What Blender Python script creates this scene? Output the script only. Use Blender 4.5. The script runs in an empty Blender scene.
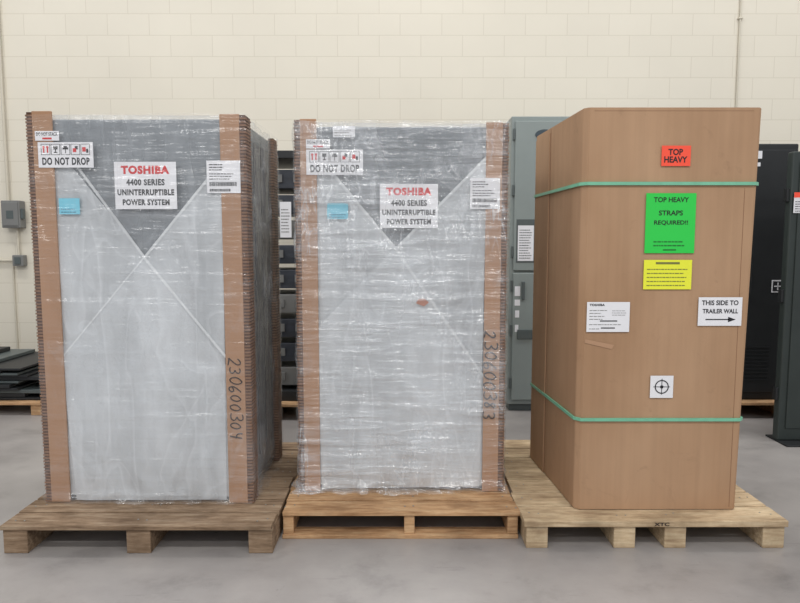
import bpy, bmesh, math, random
from mathutils import Vector, Matrix, noise
random.seed(7)
sc = bpy.context.scene
sc.view_settings.view_transform = 'Standard'
COL = sc.collection

# ---------------------------------------------------------------- materials
def srgb(r, g, b):
    f = lambda c: (c/255/12.92) if c/255 <= 0.04045 else ((c/255+0.055)/1.055)**2.4
    return (f(r), f(g), f(b), 1)

def new_mat(name):
    m = bpy.data.materials.new(name); m.use_nodes = True
    nt = m.node_tree; nt.nodes.clear()
    out = nt.nodes.new('ShaderNodeOutputMaterial')
    return m, nt, out

def noise_node(nt, scale, detail=4, stretch=(1, 1, 1), rot=(0, 0, 0), rough=0.55, dist=0.0):
    tc = nt.nodes.new('ShaderNodeTexCoord')
    mp = nt.nodes.new('ShaderNodeMapping')
    mp.inputs['Scale'].default_value = stretch
    mp.inputs['Rotation'].default_value = rot
    n = nt.nodes.new('ShaderNodeTexNoise')
    n.inputs['Scale'].default_value = scale
    n.inputs['Detail'].default_value = detail
    n.inputs['Roughness'].default_value = rough
    n.inputs['Distortion'].default_value = dist
    nt.links.new(tc.outputs['Object'], mp.inputs['Vector'])
    nt.links.new(mp.outputs['Vector'], n.inputs['Vector'])
    return n

def ramp(nt, fac, stops):
    r = nt.nodes.new('ShaderNodeValToRGB')
    el = r.color_ramp.elements
    while len(el) < len(stops): el.new(0.5)
    for e, (p, c) in zip(el, stops):
        e.position = p; e.color = c
    nt.links.new(fac, r.inputs['Fac'])
    return r

def g(v): return (v, v, v, 1)

def math_node(nt, op, a, b=None, c=None, clamp=False):
    n = nt.nodes.new('ShaderNodeMath'); n.operation = op; n.use_clamp = clamp
    for i, v in enumerate((a, b, c)):
        if v is None: continue
        if isinstance(v, (int, float)): n.inputs[i].default_value = v
        else: nt.links.new(v, n.inputs[i])
    return n.outputs[0]

def plain(name, col, rough=0.6, metal=0.0, var=0.06, scale=6, stretch=(1, 1, 1), bump=0.0, bscale=60, spec=0.5):
    m, nt, out = new_mat(name)
    p = nt.nodes.new('ShaderNodeBsdfPrincipled')
    p.inputs['Roughness'].default_value = rough
    p.inputs['Metallic'].default_value = metal
    p.inputs['Specular IOR Level'].default_value = spec
    n = noise_node(nt, scale, 5, stretch)
    lo = tuple(c*(1-var) for c in col[:3])+(1,); hi = tuple(min(1, c*(1+var)) for c in col[:3])+(1,)
    r = ramp(nt, n.outputs['Fac'], [(0.3, lo), (0.7, hi)])
    nt.links.new(r.outputs['Color'], p.inputs['Base Color'])
    if bump:
        n2 = noise_node(nt, bscale, 3, stretch)
        b = nt.nodes.new('ShaderNodeBump'); b.inputs['Strength'].default_value = bump
        b.inputs['Distance'].default_value = 0.01
        nt.links.new(n2.outputs['Fac'], b.inputs['Height'])
        nt.links.new(b.outputs['Normal'], p.inputs['Normal'])
    nt.links.new(p.outputs['BSDF'], out.inputs['Surface'])
    return m

def wood(name, dark, mid, light):
    m, nt, out = new_mat(name)
    p = nt.nodes.new('ShaderNodeBsdfPrincipled'); p.inputs['Roughness'].default_value = 0.75
    p.inputs['Specular IOR Level'].default_value = 0.2
    n = noise_node(nt, 5, 8, (1.2, 9, 14), rough=0.65)
    r = ramp(nt, n.outputs['Fac'], [(0.25, dark), (0.5, mid), (0.75, light)])
    n3 = noise_node(nt, 3.0, 6, (1, 2, 1), rough=.65)
    mx = nt.nodes.new('ShaderNodeMix'); mx.data_type = 'RGBA'; mx.blend_type = 'MULTIPLY'
    r3 = ramp(nt, n3.outputs['Fac'], [(0.36, (0.52, 0.49, 0.47, 1)), (0.6, (1, 1, 1, 1))])
    mx.inputs['Factor'].default_value = 0.9
    nt.links.new(r.outputs['Color'], mx.inputs['A']); nt.links.new(r3.outputs['Color'], mx.inputs['B'])
    nt.links.new(mx.outputs['Result'], p.inputs['Base Color'])
    b = nt.nodes.new('ShaderNodeBump'); b.inputs['Strength'].default_value = 0.4; b.inputs['Distance'].default_value = 0.004
    nt.links.new(n.outputs['Fac'], b.inputs['Height']); nt.links.new(b.outputs['Normal'], p.inputs['Normal'])
    nt.links.new(p.outputs['BSDF'], out.inputs['Surface'])
    return m

def mix_film(nt, out, col, alpha, gloss, rough, normal):
    """clear sheet (transparent + thin gloss) mixed with milky diffuse haze"""
    tr = nt.nodes.new('ShaderNodeBsdfTransparent')
    gl = nt.nodes.new('ShaderNodeBsdfGlossy'); gl.inputs['Roughness'].default_value = rough
    gl.inputs['Color'].default_value = (1, 1, 1, 1)
    df = nt.nodes.new('ShaderNodeBsdfDiffuse'); df.inputs['Color'].default_value = col
    m1 = nt.nodes.new('ShaderNodeMixShader'); m2 = nt.nodes.new('ShaderNodeMixShader')
    nt.links.new(alpha, m1.inputs['Fac'])
    nt.links.new(tr.outputs[0], m1.inputs[1]); nt.links.new(df.outputs[0], m1.inputs[2])
    m2.inputs['Fac'].default_value = gloss
    nt.links.new(m1.outputs[0], m2.inputs[1]); nt.links.new(gl.outputs[0], m2.inputs[2])
    nt.links.new(normal, gl.inputs['Normal']); nt.links.new(normal, df.inputs['Normal'])
    nt.links.new(m2.outputs[0], out.inputs['Surface'])

def film(name, col, base, blotch, crease, gloss=0.05, rough=0.3):
    """translucent foam / poly sheet: cloudy opacity with a few soft folds"""
    m, nt, out = new_mat(name)
    a = noise_node(nt, 1.8, 3, (1.8, 1, 0.7), (0, 0.35, 0), 0.5, 0.4)
    ra = ramp(nt, a.outputs['Fac'], [(0.36, g(0)), (0.64, g(1))])
    c = noise_node(nt, 1.7, 2, (2.4, 1, 0.55), (0, 0.3, 0), 0.5, 0.5)
    rc = ramp(nt, c.outputs['Fac'], [(0.46, g(0)), (0.5, g(1)), (0.512, g(0))])
    c3 = noise_node(nt, 1.9, 2, (1.4, 1, 1.0), (0, -0.7, 0), 0.5, 0.7)
    rc3 = ramp(nt, c3.outputs['Fac'], [(0.47, g(0)), (0.5, g(.8)), (0.51, g(0))])
    c2 = noise_node(nt, 6.0, 2, (2.2, 1, 0.4), (0, 0.0, 0), 0.5, 0.2)
    rc2 = ramp(nt, c2.outputs['Fac'], [(0.42, g(0)), (0.62, g(1))])
    s = math_node(nt, 'ADD', math_node(nt, 'ADD', rc.outputs['Color'], rc3.outputs['Color']), math_node(nt, 'MULTIPLY', rc2.outputs['Color'], 0.7))
    t = math_node(nt, 'MULTIPLY_ADD', ra.outputs['Color'], blotch, base)
    al = math_node(nt, 'MULTIPLY_ADD', s, crease, t, True)
    b = nt.nodes.new('ShaderNodeBump'); b.inputs['Strength'].default_value = 0.8; b.inputs['Distance'].default_value = 0.05
    h = math_node(nt, 'ADD', math_node(nt, 'ADD', c.outputs['Fac'], c3.outputs['Fac']), math_node(nt, 'MULTIPLY', c2.outputs['Fac'], 0.35))
    nt.links.new(h, b.inputs['Height'])
    mix_film(nt, out, col, al, gloss, rough, b.outputs['Normal'])
    return m

def wrap_mat(name, base, glint_streak, blotch, sc_=9.0, bump=0.7, gloss=0.1, rough=0.16, horiz=3.0):
    """stretch film: mostly clear, crease highlights painted as white streaks, glossy"""
    m, nt, out = new_mat(name)
    n1 = noise_node(nt, sc_*.8, 4, (0.28, 0.28, horiz), (0, 0.05, 0), 0.55, 0.25)
    n2 = noise_node(nt, sc_*0.42, 3, (2.6, 2.6, 0.45), (0, -0.28, 0), 0.55, 0.5)
    n4 = noise_node(nt, sc_*0.32, 3, (2.0, 2.0, 0.8), (0, 0.75, 0), 0.5, 0.5)
    r1 = ramp(nt, n1.outputs['Fac'], [(0.52, g(0)), (0.58, g(0.9)), (0.68, g(0.3))])
    r2 = ramp(nt, n2.outputs['Fac'], [(0.485, g(0)), (0.5, g(1)), (0.52, g(0))])
    r4 = ramp(nt, n4.outputs['Fac'], [(0.485, g(0)), (0.5, g(1)), (0.53, g(0.1))])
    n3 = noise_node(nt, 2.1, 3, (1, 1, 1.3))
    r3 = ramp(nt, n3.outputs['Fac'], [(0.42, g(0.10)), (0.64, g(1))])
    s = math_node(nt, 'ADD', r1.outputs['Color'], math_node(nt, 'ADD', r2.outputs['Color'], r4.outputs['Color']))
    s = math_node(nt, 'MULTIPLY', s, r3.outputs['Color'])
    t = math_node(nt, 'MULTIPLY_ADD', r3.outputs['Color'], blotch, base)
    al = math_node(nt, 'MULTIPLY_ADD', s, glint_streak, t, True)  # white diffuse streaks stand in for reflections off the film creases
    b = nt.nodes.new('ShaderNodeBump'); b.inputs['Strength'].default_value = bump; b.inputs['Distance'].default_value = 0.035
    h = math_node(nt, 'ADD', n1.outputs['Fac'], math_node(nt, 'ADD', n2.outputs['Fac'], n4.outputs['Fac']))
    nt.links.new(h, b.inputs['Height'])
    mix_film(nt, out, (0.86, 0.89, 0.93, 1), al, gloss, rough, b.outputs['Normal'])
    return m

KRAFT = plain('kraft_board', srgb(170, 133, 105), 0.85, var=0.07, scale=4, stretch=(1, 1, 0.3), bump=0.05, spec=0.15)
HONEY_L = plain('honeycomb_edge', srgb(130, 96, 73), 0.9, var=0.25, scale=30)
HONEY_D = plain('honeycomb_core', srgb(86, 58, 43), 0.95, var=0.25, scale=30)
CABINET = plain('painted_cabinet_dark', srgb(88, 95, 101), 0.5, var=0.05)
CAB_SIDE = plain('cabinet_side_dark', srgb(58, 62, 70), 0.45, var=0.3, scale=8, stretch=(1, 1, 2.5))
FOAM_A = film('foam_sheet_thin', srgb(194, 200, 206), 0.20, 0.16, 0.06)
FOAM_B = film('foam_sheet', srgb(228, 232, 236), 0.44, 0.20, 0.10)
FOAM_EDGE = film('foam_fold_highlight', srgb(240, 243, 245), 0.48, 0.2, 0.08)  # doubled fold edge, its highlight put into a paler colour
WRAP1 = wrap_mat('stretch_film_light', 0.02, 0.08, 0.03, 6, 0.8, 0.055, 0.18)
WRAP2 = wrap_mat('stretch_film_heavy', 0.03, 0.22, 0.08, 8, 1.0, 0.08, 0.15)
SIDEFILM = wrap_mat('side_film', 0.03, 0.24, 0.16, 6, 1.0, 0.14, 0.12, 1.0)
PAPER = plain('label_paper', srgb(232, 232, 236), 0.6, var=0.02)
INK = plain('label_ink', srgb(24, 24, 30), 0.6, var=0.02)
REDINK = plain('label_red_ink', srgb(205, 35, 40), 0.6, var=0.02)
CYAN = plain('label_cyan', srgb(120, 200, 222), 0.6, var=0.03)
CYANINK = plain('label_cyan_print', srgb(60, 120, 150), 0.6, var=0.03)
ORANGE = plain('label_orange', srgb(250, 85, 60), 0.6, var=0.02)
GREEN = plain('label_green', srgb(40, 205, 75), 0.6, var=0.02)
YELLOW = plain('label_yellow', srgb(235, 238, 60), 0.6, var=0.02)
STRAP = plain('green_strapping', srgb(120, 188, 156), 0.4, var=0.08, scale=20)
MARKER = plain('marker_ink', srgb(36, 22, 22), 0.7, var=0.05)
WOOD1 = wood('weathered_wood', srgb(104, 84, 66), srgb(156, 132, 108), srgb(188, 168, 144))
WOOD2 = wood('orange_pine', srgb(146, 108, 74), srgb(198, 158, 118), srgb(224, 192, 152))
WOOD3 = wood('pale_pine', srgb(164, 138, 108), srgb(212, 188, 154), srgb(234, 216, 182))
GREYCAB = plain('grey_enamel', srgb(138, 147, 145), 0.4, var=0.03)
GREYDK = plain('grey_enamel_dark', srgb(84, 92, 92), 0.45, var=0.04)
BLACKCAB = plain('black_enamel', srgb(32, 34, 36), 0.5, var=0.15)
GREENCAB = plain('dark_green_enamel', srgb(48, 56, 54), 0.5, var=0.1)
STEEL = plain('galvanised_steel', srgb(150, 150, 146), 0.4, 0.5, var=0.08)
CONDUIT = plain('painted_conduit', srgb(206, 199, 182), 0.5, var=0.04)
BOXGREY = plain('switch_grey', srgb(122, 122, 120), 0.5, var=0.05)

def mul(nt, a, b_, f):
    x = nt.nodes.new('ShaderNodeMix'); x.data_type = 'RGBA'; x.blend_type = 'MULTIPLY'; x.inputs['Factor'].default_value = f
    nt.links.new(a, x.inputs['A']); nt.links.new(b_, x.inputs['B']); return x.outputs['Result']

# corrugated carton board
m, nt, out = new_mat('corrugated_board')
p = nt.nodes.new('ShaderNodeBsdfPrincipled'); p.inputs['Roughness'].default_value = 0.85; p.inputs['Specular IOR Level'].default_value = 0.15
n1 = noise_node(nt, 1.3, 4, (1.5, 1.5, 0.7)); n2 = noise_node(nt, 30, 3, (1, 1, 0.03)); n3 = noise_node(nt, 5, 8, (1, 1, 1), (0, .6, 0), 0.75, 1.0)
r1 = ramp(nt, n1.outputs['Fac'], [(0.3, srgb(166, 132, 103)), (0.7, srgb(188, 154, 124))])
r2 = ramp(nt, n2.outputs['Fac'], [(0.35, g(0.94)), (0.6, g(1.0))])
r3 = ramp(nt, n3.outputs['Fac'], [(0.3, g(0.84)), (0.42, g(1.0)), (0.66, g(1.0)), (0.74, g(1.08))])
nt.links.new(mul(nt, mul(nt, r1.outputs['Color'], r2.outputs['Color'], 1), r3.outputs['Color'], 1), p.inputs['Base Color'])
b = nt.nodes.new('ShaderNodeBump'); b.inputs['Strength'].default_value = 0.4; b.inputs['Distance'].default_value = 0.015
nt.links.new(math_node(nt, 'ADD', n1.outputs['Fac'], math_node(nt, 'MULTIPLY', n2.outputs['Fac'], .15)), b.inputs['Height'])
nt.links.new(b.outputs['Normal'], p.inputs['Normal'])
nt.links.new(p.outputs['BSDF'], out.inputs['Surface'])
KRAFT_BOX = m
SEAM = plain('score_line', srgb(140, 106, 80), 0.9)

# floor: worn concrete, cloudy tone, dark scuffs and small stains
m, nt, out = new_mat('concrete_floor')
p = nt.nodes.new('ShaderNodeBsdfPrincipled')
n1 = noise_node(nt, 0.7, 6, rough=0.55); n2 = noise_node(nt, 2.6, 12, (1, 1.3, 1), rough=0.72, dist=0.2); n3 = noise_node(nt, 60, 3)
n5 = noise_node(nt, 9, 5, (0.25, 2.4, 1), (0, 0, 0.35), 0.65, 0.2)
n6 = noise_node(nt, 13, 6, (1, 1, 1), (0, 0, 0.5), 0.7, 0.4)
r1 = ramp(nt, n1.outputs['Fac'], [(0.32, srgb(138, 133, 131)), (0.52, srgb(158, 153, 150)), (0.72, srgb(172, 167, 163))])
r2 = ramp(nt, n2.outputs['Fac'], [(0.30, g(0.74)), (0.46, g(0.95)), (0.7, g(1.07))])
r5 = ramp(nt, n5.outputs['Fac'], [(0.28, g(0.72)), (0.36, g(1)), (0.70, g(1)), (0.78, g(1.12))])
r6 = ramp(nt, n6.outputs['Fac'], [(0.27, g(0.55)), (0.35, g(1))])
c_ = mul(nt, mul(nt, mul(nt, r1.outputs['Color'], r2.outputs['Color'], 1), r5.outputs['Color'], .8), r6.outputs['Color'], .7)
nt.links.new(c_, p.inputs['Base Color'])
rr = ramp(nt, n2.outputs['Fac'], [(0.3, g(0.30)), (0.7, g(0.48))])
nt.links.new(rr.outputs['Color'], p.inputs['Roughness'])
b = nt.nodes.new('ShaderNodeBump'); b.inputs['Strength'].default_value = 0.08; b.inputs['Distance'].default_value = 0.005
nt.links.new(n3.outputs['Fac'], b.inputs['Height']); nt.links.new(b.outputs['Normal'], p.inputs['Normal'])
nt.links.new(p.outputs['BSDF'], out.inputs['Surface'])
FLOOR = m

# painted block wall
m, nt, out = new_mat('painted_block_wall')
p = nt.nodes.new('ShaderNodeBsdfPrincipled'); p.inputs['Roughness'].default_value = 0.45
tc = nt.nodes.new('ShaderNodeTexCoord'); sp = nt.nodes.new('ShaderNodeSeparateXYZ'); cb = nt.nodes.new('ShaderNodeCombineXYZ')
nt.links.new(tc.outputs['Object'], sp.inputs[0]); nt.links.new(sp.outputs['X'], cb.inputs['X']); nt.links.new(sp.outputs['Z'], cb.inputs['Y'])
br = nt.nodes.new('ShaderNodeTexBrick')
br.inputs['Scale'].default_value = 1.0
br.inputs['Brick Width'].default_value = 0.41; br.inputs['Row Height'].default_value = 0.203
br.inputs['Mortar Size'].default_value = 0.005; br.inputs['Mortar Smooth'].default_value = 0.7
br.inputs['Color1'].default_value = srgb(230, 223, 207); br.inputs['Color2'].default_value = srgb(228, 221, 205)
br.inputs['Mortar'].default_value = srgb(215, 207, 190)
nt.links.new(cb.outputs[0], br.inputs['Vector'])
nw = noise_node(nt, 0.8, 4); rw = ramp(nt, nw.outputs['Fac'], [(0.3, g(0.94)), (0.7, g(1.0))])
nt.links.new(mul(nt, br.outputs['Color'], rw.outputs['Color'], 1), p.inputs['Base Color'])
b = nt.nodes.new('ShaderNodeBump'); b.inputs['Strength'].default_value = 0.15; b.inputs['Distance'].default_value = 0.004; b.invert = True
nt.links.new(br.outputs['Fac'], b.inputs['Height']); nt.links.new(b.outputs['Normal'], p.inputs['Normal'])
nt.links.new(p.outputs['BSDF'], out.inputs['Surface'])
WALL = m

# ---------------------------------------------------------------- helpers
def root(name, loc):
    e = bpy.data.objects.new(name, None); e.empty_display_size = 0.2
    e.location = loc; COL.objects.link(e); return e

def finish(ob, mats, parent=None):
    COL.objects.link(ob)
    for mt in (mats if isinstance(mats, (list, tuple)) else [mats]): ob.data.materials.append(mt)
    if parent:
        ob.parent = parent
        ob.matrix_parent_inverse = Matrix.Translation(-Vector(parent.location))
    return ob

def add_box(bm, x0, x1, y0, y1, z0, z1, mi=0, bev=0.0):
    vs = [bm.verts.new((x, y, z)) for x in (x0, x1) for y in (y0, y1) for z in (z0, z1)]
    idx = [(0, 1, 3, 2), (4, 6, 7, 5), (0, 4, 5, 1), (2, 3, 7, 6), (0, 2, 6, 4), (1, 5, 7, 3)]
    fs = [bm.faces.new([vs[i] for i in f]) for f in idx]
    for f in fs: f.material_index = mi
    if bev:
        es = list({e for f in fs for e in f.edges})
        r = bmesh.ops.bevel(bm, geom=es, offset=bev, segments=2, affect='EDGES', profile=0.5)
        for f in r['faces']: f.material_index = mi
    return fs

def boxes(name, lst, mats, parent=None):
    """lst: (x0,x1,y0,y1,z0,z1,mat_index,bevel)"""
    bm = bmesh.new()
    for t in lst:
        t = list(t)+[0]*(8-len(t)); add_box(bm, *t)
    bmesh.ops.recalc_face_normals(bm, faces=bm.faces)
    me = bpy.data.meshes.new(name); bm.to_mesh(me); bm.free()
    return finish(bpy.data.objects.new(name, me), mats, parent)

def text_fit(body, x0, x1, z0, z1, y, mat, parent, bold=0.0, name='print'):
    cu = bpy.data.curves.new(name, 'FONT'); cu.body = body; cu.size = 1; cu.align_x = 'CENTER'; cu.offset = bold
    cu.space_line = 0.9; cu.resolution_u = 3
    if bold > 0.03: cu.space_character = 1.12
    ob = bpy.data.objects.new(name+'_tmp', cu); COL.objects.link(ob)
    dg = bpy.context.evaluated_depsgraph_get(); me = bpy.data.meshes.new_from_object(ob.evaluated_get(dg))
    bpy.data.objects.remove(ob); bpy.data.curves.remove(cu)
    xs = [v.co.x for v in me.vertices]; ys = [v.co.y for v in me.vertices]
    ax, bx, ay, by = min(xs), max(xs), min(ys), max(ys)
    for v in me.vertices:
        v.co = Vector((x0+(v.co.x-ax)/(bx-ax)*(x1-x0), y, z0+(v.co.y-ay)/(by-ay)*(z1-z0)))
    me.materials.clear()
    return finish(bpy.data.objects.new(name, me), mat, parent)

def quads(name, lst, mats, parent, y):
    return boxes(name, [(a, b, y-dy-0.0006, y-dy, c, d, mi, 0) for a, b, c, d, mi, dy in lst], mats, parent)

def bars(x0, x1, z0, z1, n, mi, dy, fill=0.45, ragged=0.3):
    out = []; h = (z1-z0)/n
    for i in range(n):
        e = x1-(x1-x0)*random.random()*ragged
        x = x0
        while x < e:
            wd = random.uniform(.006, .02); out.append((x, min(e, x+wd), z0+i*h, z0+i*h+h*fill, mi, dy)); x += wd+.003
    return out

def barcode(x0, x1, z0, z1, mi, dy):
    out = []; x = x0
    while x < x1-0.003:
        w = random.choice([0.001, 0.0016, 0.0024]); out.append((x, x+w, z0, z1, mi, dy)); x += w+random.choice([0.0012, 0.002])
    return out

# ---------------------------------------------------------------- room
boxes('floor', [(-9, 9, -4, 6.42, -0.1, 0)], FLOOR)
boxes('wall_back', [(-9, 9, 6.3, 6.42, 0.0, 5.2)], WALL)

# ---------------------------------------------------------------- pallets
def pallet(name, x0, x1, y0, y1, mat, nboards, stringers, sw, bottom=False, top=0.135, th=0.022, gap=0.012):
    r = root(name, ((x0+x1)/2, (y0+y1)/2, 0))
    L = []
    bw = (y1-y0-(nboards-1)*gap)/nboards
    for i in range(nboards):
        a = y0+i*(bw+gap); j = random.uniform(-0.008, 0.008)
        L.append((x0+j, x1+random.uniform(-0.008, 0.008), a, a+bw, top-th, top-random.uniform(0, 0.0015), 0, 0.003))
    boxes('deck_boards', L, mat, r)
    zb = 0.02 if bottom else 0
    S = [(c-sw/2, c+sw/2, y0+0.01, y1-0.01, zb, top-th, 0, 0.004) for c in stringers]
    boxes('stringers', S, mat, r)
    if bottom:
        B = [(x0, x1, y, y+0.09, 0, 0.02, 0, 0.003) for y in (y0, (y0+y1)/2-0.045, y1-0.09)]
        boxes('bottom_boards', B, mat, r)
    bm = bmesh.new()
    for c in stringers:
        for i in range(nboards):
            for dx in (-0.022, 0.02):
                y = y0+i*(bw+gap)+bw/2+random.uniform(-.02, .02)
                bmesh.ops.create_cone(bm, cap_ends=True, segments=8, radius1=0.0045, radius2=0.004, depth=0.003, matrix=Matrix.Translation((c+dx, y, top-0.0005)))
    me = bpy.data.meshes.new('nails'); bm.to_mesh(me); bm.free()
    finish(bpy.data.objects.new('nails', me), STEEL, r)
    return r
pallet('wooden_pallet', -1.81, -0.577, 2.70, 3.90, WOOD1, 8, (-1.75, -1.19, -0.635), 0.11)
pallet('wooden_pallet', -0.563, 0.566, 2.85, 3.95, WOOD2, 8, (-0.535, 0.045, 0.54), 0.05, bottom=True)
p3 = pallet('wooden_pallet', 0.574, 1.79, 2.75, 3.95, WOOD3, 7, (0.635, 1.04, 1.275, 1.73), 0.10, th=0.03)
text_fit('XTC', 1.17, 1.24, 0.112, 0.128, 2.748, MARKER, p3, 0.03, 'stamp')

# ---------------------------------------------------------------- wrapped cabinets
def post(name, cx, sx, y0, z0, z1, parent, sy=1, w=0.085, t=0.032):
    """corner protector: flat kraft face on the front, honeycomb flange on the side"""
    d = 0.10
    L = []
    xa, xb = sorted((cx+sx*.002, cx-sx*w)); ya, yb = sorted((y0, y0+sy*0.012))
    L.append((xa, xb, ya, yb, z0, z1, 0, 0.002))
    xa, xb = sorted((cx+sx*.001, cx+sx*(t-0.003))); ya, yb = sorted((y0+sy*0.004, y0+sy*(d-0.002)))
    L.append((xa, xb, ya, yb, z0, z1-0.004, 2, 0))
    z = z0
    while z < z1-0.012:
        j = random.uniform(-0.0015, 0.0015)
        xa, xb = sorted((cx+sx*.001, cx+sx*(t+j))); ya, yb = sorted((y0+sy*(0.0015-j*0.5), y0+sy*d))
        L.append((xa, xb, ya, yb, z, z+.009*random.uniform(0.7, 1), 1, 0))
        z += 0.0155
    return boxes(name, L, [KRAFT, HONEY_L, HONEY_D], parent)

def ridged(x, z, seed):
    a = noise.noise(Vector((x*3.0+z*1.2+seed, seed*1.7, z*1.6)))
    b_ = noise.noise(Vector((x*5-z*2.5+seed*2, seed, z*2)))
    return (1-abs(a)*2.2)*.6+(1-abs(b_)*2.2)*.4

def sheet(name, poly, y, mat, parent, amp=0.004, seed=0, step=0.02):
    xs = [p[0] for p in poly]; zs = [p[1] for p in poly]
    bm = bmesh.new()
    nx = max(2, int((max(xs)-min(xs))/step)); nz = max(2, int((max(zs)-min(zs))/step))
    gr = [[bm.verts.new((min(xs)+(max(xs)-min(xs))*i/nx, y, min(zs)+(max(zs)-min(zs))*j/nz)) for j in range(nz+1)] for i in range(nx+1)]
    for i in range(nx):
        for j in range(nz): bm.faces.new((gr[i][j], gr[i+1][j], gr[i+1][j+1], gr[i][j+1]))
    cx = sum(xs)/len(xs); cz = sum(zs)/len(zs)
    for a, b_ in zip(poly, poly[1:]+poly[:1]):
        n = Vector((b_[1]-a[1], 0, -(b_[0]-a[0])))
        if n.length < 1e-6: continue
        n.normalize()
        if n.dot(Vector((cx-a[0], 0, cz-a[1]))) > 0: n = -n
        bmesh.ops.bisect_plane(bm, geom=bm.verts[:]+bm.edges[:]+bm.faces[:], plane_co=Vector((a[0], y, a[1])), plane_no=n, clear_outer=True)
    for v in bm.verts:
        v.co.y -= amp*max(-.6, ridged(v.co.x, v.co.z, seed))
    for f in bm.faces: f.smooth = True
    me = bpy.data.meshes.new(name); bm.to_mesh(me); bm.free()
    return finish(bpy.data.objects.new(name, me), mat, parent)

def strip(name, a, b_, w, y, P, seed, mat=None):
    d = Vector((b_[0]-a[0], b_[1]-a[1])); d.normalize(); n = Vector((-d.y, d.x))*w
    if n.y > 0: n = -n
    sheet(name, [a, b_, (b_[0]+n.x, b_[1]+n.y), (a[0]+n.x, a[1]+n.y)], y, mat or FOAM_EDGE, P, .002, seed)

def wrap_shell(name, x0, x1, y0, y1, z0, z1, mat, parent, amp, seed, flare=0.0):
    bm = bmesh.new(); r = 0.02; pts = []
    def line(a, b_, n):
        for i in range(n): pts.append((a[0]+(b_[0]-a[0])*i/n, a[1]+(b_[1]-a[1])*i/n))
    line((x0+r, y0), (x1-r, y0), 60); line((x1-r, y0), (x1, y0+r), 3); line((x1, y0+r), (x1, y1-r), 40); line((x1, y1-r), (x1-r, y1), 3)
    line((x1-r, y1), (x0+r, y1), 30); line((x0+r, y1), (x0, y1-r), 3); line((x0, y1-r), (x0, y0+r), 40); line((x0, y0+r), (x0+r, y0), 3)
    nz = 140; cx = (x0+x1)/2; cy = (y0+y1)/2; rows = []
    for j in range(nz+1):
        z = z0+(z1-z0)*j/nz; row = []
        for (x, y) in pts:
            d = Vector(((x-cx)/(x1-x0), (y-cy)/(y1-y0), 0)); d.normalize()
            nn = noise.noise(Vector((x*4+seed, y*4, z*16)))+0.6*noise.noise(Vector((x*12+z*8+seed, y*12, z*10)))
            k = amp*max(0.05, .6+nn)+flare*max(0, 1-(z-z0)/0.07)**1.3*max(0, .5+noise.noise(Vector((x*14, y*14, seed+z*20))))
            row.append(bm.verts.new((x+d.x*k, y+d.y*k, z+(0.003*abs(noise.noise(Vector((x*6, y*6, seed+3)))) if j == 0 else 0.008*noise.noise(Vector((x*6, y*6, seed+3))) if j == nz else 0))))
        rows.append(row)
    n = len(pts)
    for j in range(nz):
        for i in range(n):
            f = bm.faces.new((rows[j][i], rows[j][(i+1) % n], rows[j+1][(i+1) % n], rows[j+1][i])); f.smooth = True
    me = bpy.data.meshes.new(name); bm.to_mesh(me); bm.free()
    return finish(bpy.data.objects.new(name, me), mat, parent)

DIG = {'0': [[(.3, 1), (.08, .8), (.02, .4), (.2, .03), (.42, .15), (.52, .55), (.42, .9), (.3, 1)]],
       '2': [[(.02, .75), (.15, .97), (.38, .95), (.45, .7), (.25, .35), (.0, .03), (.2, .1), (.52, .0)]],
       '3': [[(.03, .9), (.25, 1), (.45, .82), (.38, .58), (.18, .5), (.42, .42), (.5, .2), (.3, 0), (.02, .1)]],
       '4': [[(.1, 1), (.02, .5), (.48, .48)], [(.42, .95), (.38, 0)]],
       '6': [[(.4, 1), (.12, .65), (.03, .25), (.2, 0), (.42, .1), (.45, .35), (.25, .45), (.06, .25)]],
       '8': [[(.42, .85), (.22, 1), (.06, .8), (.25, .52), (.45, .25), (.25, 0), (.05, .2), (.2, .5), (.42, .85)]]}
def handwritten(s, x0, w, z0, z1, y, parent, r=.0027):
    cu = bpy.data.curves.new('handwritten_number', 'CURVE'); cu.dimensions = '3D'; cu.bevel_depth = r; cu.bevel_resolution = 1
    step = (z0-z1)/len(s)
    for k, ch in enumerate(s):
        jx = random.uniform(-.005, .005); sc_ = random.uniform(.88, 1.12)
        for st in DIG[ch]:
            sp_ = cu.splines.new('NURBS'); sp_.points.add(len(st)-1); sp_.order_u = 3; sp_.use_endpoint_u = True
            for q, (a, b_) in zip(sp_.points, st):
                q.co = (x0+jx+b_*w*sc_, y, z0-k*step-(a+.12*b_)*step*1.55*sc_*0.95, 1)
    ob = bpy.data.objects.new('handwritten_number', cu)
    return finish(ob, MARKER, parent)

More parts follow.
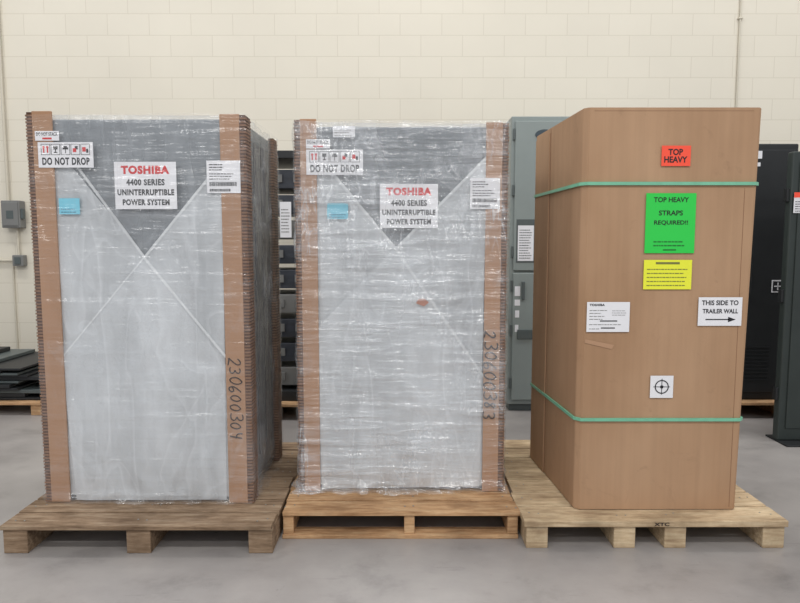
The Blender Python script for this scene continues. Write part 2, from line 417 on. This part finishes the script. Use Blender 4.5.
def do_not_drop(x0, x1, z0, z1, sx0, sx1, sz0, sz1, y, P):
    L = [(x0, x1, z0, z1, 0, 0)]
    zi0 = z0+(z1-z0)*0.5; zi1 = z1-(z1-z0)*0.07; W = (x1-x0)*0.9; xs = x0+(x1-x0)*0.05; cw = W/5
    for i in range(5):
        a = xs+i*cw+0.002; c = xs+(i+1)*cw-0.002; t = 0.002
        L += [(a, c, zi0, zi0+t, 1, .001), (a, c, zi1-t, zi1, 1, .001), (a, a+t, zi0, zi1, 1, .001), (c-t, c, zi0, zi1, 1, .001)]
    h = zi1-zi0
    c = xs+cw*.5; L += [(c-.012, c-.006, zi0+.2*h, zi0+.65*h, 2, .001), (c+.006, c+.012, zi0+.2*h, zi0+.65*h, 2, .001), (c-.014, c-.004, zi0+.6*h, zi0+.8*h, 2, .001), (c+.004, c+.014, zi0+.6*h, zi0+.8*h, 2, .001)]
    c += cw; L += [(c-.010, c+.010, zi0+.5*h, zi0+.8*h, 1, .001), (c-.002, c+.002, zi0+.25*h, zi0+.5*h, 1, .001), (c-.008, c+.008, zi0+.18*h, zi0+.26*h, 1, .001)]
    c += cw; L += [(c-.013, c+.013, zi0+.5*h, zi0+.68*h, 1, .001), (c-.008, c+.008, zi0+.66*h, zi0+.8*h, 1, .001), (c-.0015, c+.0015, zi0+.15*h, zi0+.5*h, 1, .001)]
    c += cw; L += [(c-.012, c+.004, zi0+.25*h, zi0+.6*h, 2, .001), (c-.002, c+.012, zi0+.5*h, zi0+.8*h, 1, .001)]
    c += cw; L += [(c-.014, c+.002, zi0+.3*h, zi0+.7*h, 2, .001), (c+.004, c+.014, zi0+.2*h, zi0+.55*h, 1, .001)]
    quads('handling_label', L, [PAPER, INK, REDINK], P, y)
    text_fit('DO NOT DROP', x0+(x1-x0)*.07, x1-(x1-x0)*.07, z0+(z1-z0)*.1, z0+(z1-z0)*.4, y-.0012, INK, P, 0.04, 'handling_text')
    quads('stack_label', [(sx0, sx1, sz0, sz1, 0, 0.001)], [PAPER], P, y)
    text_fit('DO NOT STACK', sx0+.006, sx1-.006, sz0+.022, sz1-.006, y-.0022, INK, P, 0.03, 'stack_text')
    quads('stack_bar', [(sx0+.035, sx1-.035, sz0+.006, sz0+.014, 0, 0.002)], [REDINK], P, y)

def brand_label(x0, x1, z0, z1, y, P):
    W = x1-x0; H = z1-z0
    quads('nameplate_label', [(x0, x1, z0, z1, 0, 0)], [PAPER], P, y)
    text_fit('TOSHIBA', x0+.11*W, x1-.11*W, z0+.74*H, z0+.92*H, y-.0012, REDINK, P, 0.055, 'nameplate_title')
    for t, a, b_, l in (('4400 SERIES', .50, .64, .19), ('UNINTERRUPTIBLE', .29, .42, .04), ('POWER SYSTEM', .08, .21, .12)):
        text_fit(t, x0+l*W, x1-l*W, z0+a*H, z0+b_*H, y-.0012, INK, P, 0.045, 'nameplate_line')

def ship_label(x0, x1, z0, z1, y, P):
    W = x1-x0; H = z1-z0
    L = [(x0, x1, z0, z1, 0, 0)]
    L += bars(x0+.08*W, x1-.4*W, z0+.7*H, z1-.06*H, 3, 1, .001, .35)
    L += bars(x0+.08*W, x1-.1*W, z0+.42*H, z0+.66*H, 3, 1, .001, .3)
    L += barcode(x0+.08*W, x1-.1*W, z0+.22*H, z0+.34*H, 1, .001)
    L += barcode(x0+.08*W, x1-.3*W, z0+.05*H, z0+.13*H, 1, .001)
    quads('shipping_label', L, [PAPER, INK], P, y)

def wrapped_cabinet(x0, x1, y0, depth, ztop, w):
    P = root('shrink_wrapped_cabinet', ((x0+x1)/2, y0+depth/2, 0.136))
    zb = 0.138; y1 = y0+depth
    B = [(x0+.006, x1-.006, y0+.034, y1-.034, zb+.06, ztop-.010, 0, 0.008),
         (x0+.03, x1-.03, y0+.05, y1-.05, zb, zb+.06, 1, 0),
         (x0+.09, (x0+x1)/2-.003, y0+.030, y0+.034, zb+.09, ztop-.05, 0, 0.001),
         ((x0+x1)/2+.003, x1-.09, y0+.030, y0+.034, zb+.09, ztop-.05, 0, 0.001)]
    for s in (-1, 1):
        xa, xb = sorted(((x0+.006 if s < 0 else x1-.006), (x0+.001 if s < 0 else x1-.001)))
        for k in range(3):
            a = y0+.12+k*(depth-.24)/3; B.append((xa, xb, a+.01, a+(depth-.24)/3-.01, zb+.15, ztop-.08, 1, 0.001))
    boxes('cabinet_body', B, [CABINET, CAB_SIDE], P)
    for nm, cx, sx, yy, sy, dz in (('corner_board_a', x0, -1, y0, 1, .022), ('corner_board_b', x1, 1, y0, 1, .006), ('corner_board_c', x0, -1, y1, -1, 0), ('corner_board_d', x1, 1, y1, -1, 0)):
        post(nm, cx, sx, yy, zb, ztop+dz, P, sy, w)
    return P

def cover_sides(P, x0, x1, y0, y1, zb, ztop, matside):
    bm = bmesh.new()
    add_box(bm, x0-.008, x1+.008, y0+.10, y1-.10, zb+.02, ztop-.002, 0, 0)
    bmesh.ops.subdivide_edges(bm, edges=bm.edges[:], cuts=40, use_grid_fill=True)
    for v in bm.verts:
        k = 0.012*noise.noise(Vector((v.co.x*3, v.co.y*9, v.co.z*2.5)))+0.006*noise.noise(Vector((v.co.x*3, v.co.y*18, v.co.z*12)))+.006
        if abs(v.co.x-(x0-.008)) < 1e-4: v.co.x -= k
        if abs(v.co.x-(x1+.008)) < 1e-4: v.co.x += k
        if abs(v.co.z-ztop+.002) < 1e-4: v.co.z += k
    for f in bm.faces: f.smooth = True
    me = bpy.data.meshes.new('side_cover'); bm.to_mesh(me); bm.free()
    finish(bpy.data.objects.new('side_cover', me), matside, P)

# --- left cabinet
x0, x1, y0, d, zt = -1.712, -0.745, 2.951, 0.70, 2.0
w = .09
P = wrapped_cabinet(x0, x1, y0, d, zt, w)
yf = y0+.016
xi, xj = x0+w-.012, x1-w+.006
sheet('foam_layer_1', [(xi, .15), (xj, .15), (xj, 2.003), (xi, 2.008)], yf+.004, FOAM_A, P, .003, 1)
sheet('foam_layer_2', [(xi, .17), (xj, .165), (xj, .867), (-1.211, 1.349), (-1.53, 1.80), (xi, 1.84)], yf, FOAM_B, P, .005, 2)
sheet('foam_layer_3', [(xi+.04, .145), (xj-.02, .15), (xj, 1.80), (-1.211, 1.349), (xi, .86)], yf-.005, FOAM_B, P, .005, 3)
strip('foam_fold_highlight_1', (-1.53, 1.80), (-1.211, 1.349), .012, yf-.005, P, 4)
strip('foam_fold_highlight_2', (-1.211, 1.349), (xj, .867), .012, yf-.011, P, 4)
strip('foam_fold_highlight_3', (xj, 1.80), (-1.211, 1.349), .012, yf-.011, P, 5)
strip('foam_fold_highlight_4', (-1.211, 1.349), (xi, .86), .007, yf-.009, P, 6)
cover_sides(P, x0, x1, y0, y0+d, .14, zt, SIDEFILM)
L0 = y0-.0025
do_not_drop(-1.690, -1.430, 1.762, 1.879, -1.70, -1.587, 1.886, 1.930, L0, P)
brand_label(-1.335, -1.043, 1.569, 1.788, L0, P)
ship_label(-.900, -.742, 1.643, 1.793, L0, P)
quads('inspection_tag', [(-1.606, -1.507, 1.545, 1.62, 0, 0)]+bars(-1.597, -1.515, 1.553, 1.58, 2, 1, .001, .3), [CYAN, CYANINK], P, L0+.004)
handwritten('230600304', -.822, .06, .862, .455, y0-.002, P)
wrap_shell('stretch_wrap', x0-.036, x1+.036, y0-.010, y0+d+.010, .142, zt+.006, WRAP1, P, .006, 1, .03)
P.rotation_euler = (0, 0, math.radians(-0.8))

# --- middle cabinet
x0, x1, y0, d, zt = -.487, .500, 3.088, 0.70, 1.990
w = .078
P = wrapped_cabinet(x0, x1, y0, d, zt, w)
yf = y0+.016
xi, xj = x0+w-.012, x1-w+.006
sheet('foam_layer_1', [(xi, .15), (xj, .15), (xj, 1.993), (xi, 1.999)], yf+.004, FOAM_A, P, .003, 14)
sheet('foam_layer_2', [(xi, .17), (xj, .165), (xj, .74), (-.02, 1.39), (-.33, 1.76), (xi, 1.80)], yf, FOAM_B, P, .005, 15)
sheet('foam_layer_3', [(xi+.02, .15), (xj-.02, .16), (xj, 1.84), (-.02, 1.39), (xi, .98)], yf-.005, FOAM_B, P, .005, 16)
strip('foam_fold_highlight_1', (-.33, 1.76), (-.02, 1.39), .013, yf-.005, P, 4)
strip('foam_fold_highlight_2', (-.02, 1.39), (xj, .74), .013, yf-.011, P, 4)
strip('foam_fold_highlight_3', (xj, 1.84), (-.02, 1.39), .013, yf-.011, P, 5)
cover_sides(P, x0, x1, y0, y0+d, .14, zt, SIDEFILM)
L0 = y0-.0025
do_not_drop(-.459, -.181, 1.743, 1.865, -.459, -.342, 1.870, 1.914, L0, P)
quads('packing_slip', [(-.327, -.22, 1.924, 1.977, 0, 0)]+bars(-.32, -.23, 1.93, 1.97, 3, 1, .001, .25), [PAPER, BOXGREY], P, L0)
brand_label(-.099, .187, 1.484, 1.699, L0, P)
ship_label(.345, .492, 1.577, 1.728, L0, P)
quads('inspection_tag', [(-.36, -.256, 1.528, 1.606, 0, 0)]+bars(-.35, -.265, 1.535, 1.56, 2, 1, .001, .3), [CYAN, CYANINK], P, L0+.003)
sheet('red_stain_tag', [(.08, 1.11), (.12, 1.095), (.145, 1.115), (.12, 1.135), (.09, 1.13)], L0, plain('rust_tag', srgb(176, 112, 84)), P, 0, 0, .02)
handwritten('230600383', .420, .066, .972, .51, y0-.003, P, .0036)
wrap_shell('stretch_wrap', x0-.036, x1+.036, y0-.012, y0+d+.012, .142, zt+.010, WRAP2, P, .009, 9, .06)

# ---------------------------------------------------------------- cardboard box
def ring(o, dx=0.0):
    return [(.857-o*.6, 2.87-o), (1.597+dx, 2.87-o), (1.61+o+dx, 2.883), (1.60+o+dx, 3.62), (1.57, 3.65+o), (.81, 3.65+o), (.783-o, 3.62), (.835-o, 2.892)]
def prism(name, pts, z0, z1, mat, parent, bev=0, top_pts=None):
    bm = bmesh.new(); tp = top_pts or pts
    a = [bm.verts.new((x, y, z0)) for x, y in pts]; b_ = [bm.verts.new((x, y, z1)) for x, y in tp]; n = len(pts)
    for i in range(n): bm.faces.new((a[i], a[(i+1) % n], b_[(i+1) % n], b_[i]))
    bm.faces.new(a[::-1]); bm.faces.new(b_)
    if bev: bmesh.ops.bevel(bm, geom=bm.edges[:], offset=bev, segments=2, affect='EDGES')
    bmesh.ops.recalc_face_normals(bm, faces=bm.faces)
    me = bpy.data.meshes.new(name); bm.to_mesh(me); bm.free()
    return finish(bpy.data.objects.new(name, me), mat, parent)
C = root('tall_cardboard_box', (1.212, 3.265, .136))
prism('carton', ring(0), .137, 2.02, KRAFT_BOX, C, .003, top_pts=ring(0, .032))
def sx(y): return .835+(.783-.835)*(y-2.892)/(3.62-2.892)
prism('overlap_panel', [(sx(3.36)-.006, 3.36), (sx(3.36)+.002, 3.36), (sx(3.61)+.002, 3.61), (sx(3.61)-.006, 3.61)], .14, 1.99, KRAFT_BOX, C, .0008)
prism('side_seam', [(sx(3.352)-.001, 3.352), (sx(3.352)+.002, 3.352), (sx(3.36)+.002, 3.36), (sx(3.36)-.001, 3.36)], .14, 2.01, SEAM, C)
boxes('score_lines', [(1.575, 1.5775, 2.8693, 2.8705, .15, 1.66, 0, 0), (.88, 1.60, 2.8693, 2.8705, 2.004, 2.0055, 0, 0)], [SEAM], C)
boxes('top_flaps', [(.87, 1.60, 2.93, 3.262, 2.0205, 2.026, 0, .001), (.87, 1.60, 3.268, 3.60, 2.0205, 2.026, 0, .001)], [KRAFT_BOX], C)
for z in (1.672, .572):
    dx = .032*(z-.137)/1.883
    bm = bmesh.new(); o = [bm.verts.new((x, y, zz)) for zz in (z, z+.015) for x, y in ring(.010, dx)]
    i_ = [bm.verts.new((x, y, zz)) for zz in (z, z+.015) for x, y in ring(.003, dx)]
    for k in range(8):
        q = (k+1) % 8
        bm.faces.new((o[k], o[q], o[q+8], o[k+8])); bm.faces.new((i_[q], i_[k], i_[k+8], i_[q+8]))
        bm.faces.new((o[k+8], o[q+8], i_[q+8], i_[k+8])); bm.faces.new((o[q], o[k], i_[k], i_[q]))
    bmesh.ops.recalc_face_normals(bm, faces=bm.faces)
    me = bpy.data.meshes.new('strap'); bm.to_mesh(me); bm.free(); finish(bpy.data.objects.new('strap', me), STRAP, C)
yl = 2.868
quads('orange_label', [(1.188, 1.32, 1.758, 1.849, 0, 0)], [ORANGE], C, yl-.004)
text_fit('TOP\nHEAVY', 1.20, 1.305, 1.773, 1.835, yl-.0055, INK, C, .03, 'orange_text')
quads('green_label', [(1.125, 1.354, 1.363, 1.636, 0, 0)]+bars(1.165, 1.315, 1.395, 1.43, 2, 1, .001, .3, .1)+[(1.21, 1.27, 1.375, 1.381, 1, .001)], [GREEN, plain('dark_green_ink', srgb(20, 110, 40))], C, yl-.004)
text_fit('TOP HEAVY', 1.16, 1.32, 1.595, 1.618, yl-.0055, INK, C, .02, 'green_text')
text_fit('STRAPS', 1.185, 1.295, 1.535, 1.558, yl-.0055, INK, C, .02, 'green_text')
text_fit('REQUIRED!!', 1.165, 1.32, 1.49, 1.513, yl-.0055, INK, C, .02, 'green_text')
quads('yellow_label', [(1.125, 1.347, 1.196, 1.332, 0, 0)]+bars(1.14, 1.33, 1.212, 1.305, 5, 1, .001, .22, .15)+[(1.18, 1.29, 1.312, 1.322, 1, .001)], [YELLOW, plain('olive_ink', srgb(120, 120, 60))], C, yl-.004)
quads('address_label', [(.868, 1.067, .997, 1.137, 0, 0)]+bars(.88, .965, 1.055, 1.11, 4, 1, .001, .2, .5)+bars(.985, 1.055, 1.075, 1.105, 3, 1, .001, .2, .5)+bars(.88, 1.055, 1.03, 1.036, 1, 1, .001)+bars(.88, .93, 1.01, 1.016, 1, 1, .001)+[(.93, 1.01, 1.046, 1.051, 2, .001), (.935, 1.0, 1.013, 1.018, 2, .001)], [PAPER, BOXGREY, INK], C, yl-.004)
text_fit('TOSHIBA', .88, .95, 1.118, 1.129, yl-.0055, INK, C, .04, 'address_text')
quads('direction_label', [(1.385, 1.588, 1.026, 1.159, 0, 0), (1.42, 1.53, 1.053, 1.058, 1, .001)], [PAPER, INK], C, yl-.004)
text_fit('THIS SIDE TO', 1.40, 1.57, 1.122, 1.145, yl-.0055, INK, C, .025, 'direction_text')
text_fit('TRAILER WALL', 1.405, 1.57, 1.084, 1.105, yl-.0055, INK, C, .025, 'direction_text')
sheet('arrow_head', [(1.525, 1.043), (1.525, 1.068), (1.56, 1.0555)], yl-.0056, INK, C, 0, 0, .02)
quads('target_label', [(1.175, 1.283, .684, .79, 0, 0), (1.19, 1.268, .7355, .7385, 1, .001), (1.2275, 1.2305, .70, .776, 1, .001)], [PAPER, INK], C, yl-.004)
bm = bmesh.new()
for ra, rb in ((.028, .033), (0.0, .008)):
    for k in range(32):
        a = 2*math.pi*k/32; b_ = 2*math.pi*(k+1)/32; cx, cz, yy = 1.229, .737, yl-.0058
        pts = [(cx+r_*math.cos(t), yy, cz+r_*math.sin(t)) for r_, t in ((ra, a), (rb, a), (rb, b_), (ra, b_))]
        if ra == 0: pts = [pts[1], pts[2], (cx, yy, cz)]
        bm.faces.new([bm.verts.new(q) for q in pts])
me = bpy.data.meshes.new('target_ring'); bm.to_mesh(me); bm.free(); finish(bpy.data.objects.new('target_ring', me), INK, C)
sheet('tape_patch', [(.862, .945), (.99, .915), (1.0, .935), (.865, .962)], yl-.0005, plain('torn_tape', srgb(178, 140, 110)), C, 0, 0, .02)

# ---------------------------------------------------------------- background: grey switchgear cabinet
G = root('electrical_cabinet', (1.33, 5.4, 0))
gx0, gx1, gy = .905, 1.75, 5.12
boxes('body', [(gx0, gx1, gy+.02, gy+.6, .06, 2.44, 0, .008), (gx0+.02, gx1-.02, gy+.05, gy+.58, 0, .06, 1, 0)], [GREYCAB, GREYDK], G)
boxes('doors', [(gx0+.03, gx1-.01, gy, gy+.019, 1.19, 2.40, 0, .006), (gx0+.03, gx1-.01, gy, gy+.019, .10, 1.17, 0, .006)], [GREYCAB], G)
boxes('hinges_handles', [(gx0+.012, gx0+.028, gy-.004, gy+.015, z, z+.09, 0, .003) for z in (.2, .65, 1.02, 1.3, 1.8, 2.25)]
      + [(gx0+.10, gx0+.125, gy-.03, gy-.001, .95, 1.10, 0, .005), (gx0+.07, gx0+.20, gy-.012, gy-.001, .62, .70, 0, .004)]
      + [(gx0+.30, gx1-.1, gy-.004, gy-.001, .16+i*.03, .172+i*.03, 0, 0) for i in range(8)], [GREYDK], G)
quads('door_documents', [(.955, 1.11, 1.255, 1.61, 1, 0), (.968, 1.098, 1.27, 1.56, 0, .001)]+bars(.98, 1.085, 1.29, 1.54, 12, 1, .002, .3)
      + [(.95, .995, .98, 1.06, 0, 0), (.95, .995, .90, .95, 0, 0), (.955, .99, .80, .86, 0, 0), (.955, .985, .68, .74, 0, 0)], [PAPER, GREYDK], G, gy-.001)
bm = bmesh.new(); bmesh.ops.create_cone(bm, cap_ends=True, segments=32, radius1=.075, radius2=.075, depth=.006, matrix=Matrix.Translation((1.17, gy-.004, 2.29)) @ Matrix.Diagonal((1, 1, .55, 1)) @ Matrix.Rotation(math.pi/2, 4, 'X'))
me = bpy.data.meshes.new('oval_badge'); bm.to_mesh(me); bm.free(); finish(bpy.data.objects.new('oval_badge', me), plain('badge', srgb(60, 72, 80)), G)

# ---------------------------------------------------------------- dark rack behind, on pallet
pallet('wooden_pallet', -1.5, -.62, 4.85, 5.75, WOOD2, 6, (-1.45, -1.06, -.67), .09)
R = root('equipment_rack', (-1.06, 5.3, .136))
rl = [(-1.42, -.70, 4.95, 5.65, .137, .22, 0, .004), (-1.42, -.70, 4.95, 5.65, 2.08, 2.14, 0, .004)]
rl += [(x, x+.05, y, y+.05, .22, 2.08, 0, .003) for x in (-1.42, -.75) for y in (4.95, 5.60)]
rl += [(-1.36, -.76, 5.02, 5.6, .25+i*.2, .25+i*.2+.15, 1 if i % 3 else 2, .006) for i in range(9)]
rl += [(-1.33+k*.12, -1.30+k*.12, 5.0, 5.02, .30+i*.2, .36+i*.2, 2, 0) for i in range(9) for k in range(5)]
boxes('rack_frame_and_modules', rl, [BLACKCAB, CAB_SIDE, BOXGREY], R)
quads('rack_label', [(-.95, -.86, 1.46, 1.74, 0, 0)]+bars(-.94, -.87, 1.5, 1.7, 8, 1, .001, .3), [PAPER, BOXGREY], R, 4.945)

# ---------------------------------------------------------------- stack of dark panels at left
pallet('wooden_pallet', -4.7, -2.9, 5.0, 5.9, WOOD2, 6, (-4.6, -3.8, -3.0), .09, top=.11)
S = root('stacked_metal_panels', (-3.8, 5.5, .11)); L = []; z = .113
for i in range(11):
    h = random.choice([.018, .03, .045]); dx = random.uniform(-.12, .12); dy = random.uniform(-.03, .05)
    L.append((-4.6+dx, -3.02+dx-.04*i*random.random(), 5.05+dy, 5.85, z, z+h, i % 3 == 2, .003)); z += h+.003
L.append((-4.3, -3.45, 5.15, 5.8, z, z+.03, 1, .004)); L.append((-4.15, -3.62, 5.2, 5.7, z+.032, z+.07, 0, .004))
boxes('panels', L, [BLACKCAB, GREYDK], S)

# ---------------------------------------------------------------- right: cabinets
pallet('wooden_pallet', 2.25, 3.20, 4.9, 5.8, WOOD2, 6, (2.3, 2.7, 3.15), .09)
K = root('server_cabinet', (2.75, 5.3, .136))
boxes('body', [(2.3, 3.16, 5.0, 5.7, .137, 2.2, 0, .01), (2.33, 3.13, 4.985, 5.0, .2, 2.15, 0, .004), (2.80, 2.82, 4.965, 4.985, 1.0, 1.25, 0, .004)]
      + [(2.40, 3.0, 4.980, 4.984, .3+i*.03, .31+i*.03, 0, 0) for i in range(10)], [BLACKCAB, GREYDK], K)
quads('cabinet_labels', [(2.80, 2.86, 2.08, 2.14, 0, 0), (2.81, 2.85, 2.02, 2.05, 0, 0)], [PAPER], K, 4.98)
quads('centre_of_gravity_label', [(2.99, 3.09, 1.02, 1.12, 1, .001), (3.0, 3.08, 1.03, 1.11, 0, .002), (3.01, 3.07, 1.066, 1.074, 1, .003), (3.036, 3.044, 1.04, 1.10, 1, .003)], [INK, PAPER], K, 4.982)
K2 = root('enclosure_door_panel', (3.1, 4.35, 0))
boxes('body', [(2.69, 3.6, 4.315, 4.38, .012, 2.04, 0, .01), (2.74, 3.55, 4.305, 4.316, .10, 1.97, 0, .004), (2.69, 3.6, 4.20, 4.46, 0, .012, 1, .003), (3.45, 3.49, 4.28, 4.31, .95, 1.15, 1, .006)]
      + [(2.672, 2.69, 4.33, 4.37, z, z+.09, 1, .002) for z in (.3, 1.0, 1.7)], [GREENCAB, BLACKCAB], K2)
quads('warning_label', [(2.705, 2.81, 1.62, 1.76, 0, 0), (2.705, 2.81, 1.725, 1.76, 1, .001)]+bars(2.715, 2.80, 1.63, 1.71, 5, 2, .001, .3), [PAPER, ORANGE, INK], K2, 4.303)

# ---------------------------------------------------------------- wall electrics
def tube(name, pts, r, mat, parent):
    cu = bpy.data.curves.new(name, 'CURVE'); cu.dimensions = '3D'; cu.bevel_depth = r; cu.bevel_resolution = 3
    s = cu.splines.new('POLY'); s.points.add(len(pts)-1)
    for q, c in zip(s.points, pts): q.co = (*c, 1)
    return finish(bpy.data.objects.new(name, cu), mat, parent)
E = root('disconnect_switch', (-3.88, 6.25, 1.7))
boxes('switch_box', [(-3.955, -3.77, 6.2, 6.299, 1.57, 1.84, 0, .008), (-3.94, -3.785, 6.192, 6.2, 1.59, 1.82, 0, .004), (-3.77, -3.745, 6.21, 6.25, 1.66, 1.76, 1, .004), (-3.90, -3.83, 6.19, 6.192, 1.66, 1.74, 1, 0),
      (-3.89, -3.78, 6.23, 6.299, 1.19, 1.30, 0, .006), (-3.865, -3.805, 6.222, 6.23, 1.21, 1.28, 1, .002)], [BOXGREY, GREYDK], E)
tube('conduit', [(-3.92, 6.27, 1.84), (-3.92, 6.27, 5.1)], .014, CONDUIT, E)
tube('conduit_branch', [(-3.89, 6.27, 1.245), (-4.6, 6.27, 1.245)], .012, CONDUIT, E)
tube('conduit_drop', [(-3.845, 6.27, 1.57), (-3.845, 6.27, 1.30)], .012, CONDUIT, E)
tube('conduit_low', [(-3.92, 6.285, .0), (-3.92, 6.285, 1.19)], .008, CONDUIT, E)
W = root('wall_conduit', (3.35, 6.27, 2.5))
tube('pipe', [(3.34, 6.285, 0.05), (3.33, 6.285, 2.2), (3.32, 6.285, 5.1)], .008, CONDUIT, W)
boxes('clamps', [(3.305, 3.35, 6.272, 6.299, z, z+.015, 0, .003) for z in (.6, 1.6, 2.6, 3.6)], [CONDUIT], W)

# ---------------------------------------------------------------- light
w = bpy.data.worlds.new('warehouse_ambient'); sc.world = w; w.use_nodes = True
bg = w.node_tree.nodes['Background']; bg.inputs['Color'].default_value = (0.93, 0.96, 1.0, 1); bg.inputs['Strength'].default_value = 0.57
def area(x, y, z, sx, sy, e, col=(1, .985, .96)):
    l = bpy.data.lights.new('ceiling_light', 'AREA'); l.shape = 'RECTANGLE'; l.size = sx; l.size_y = sy; l.energy = e; l.color = col
    o = bpy.data.objects.new('ceiling_light', l); o.location = (x, y, z); COL.objects.link(o); return o
for x in (-4, 0, 4):
    area(x, -0.8, 5.6, 2.4, .5, 84)
    area(x, -3.6, 5.6, 2.4, .5, 90)
    area(x, 3.9, 5.8, 2.4, .5, 78)

# ---------------------------------------------------------------- camera
cam = bpy.data.cameras.new('camera'); cam.sensor_width = 36; cam.lens = 36*620/800; cam.clip_start = .05
co = bpy.data.objects.new('camera', cam); co.location = (0, 0, 1.4); co.rotation_euler = (math.radians(90-5.2), 0, 0)
COL.objects.link(co); sc.camera = co
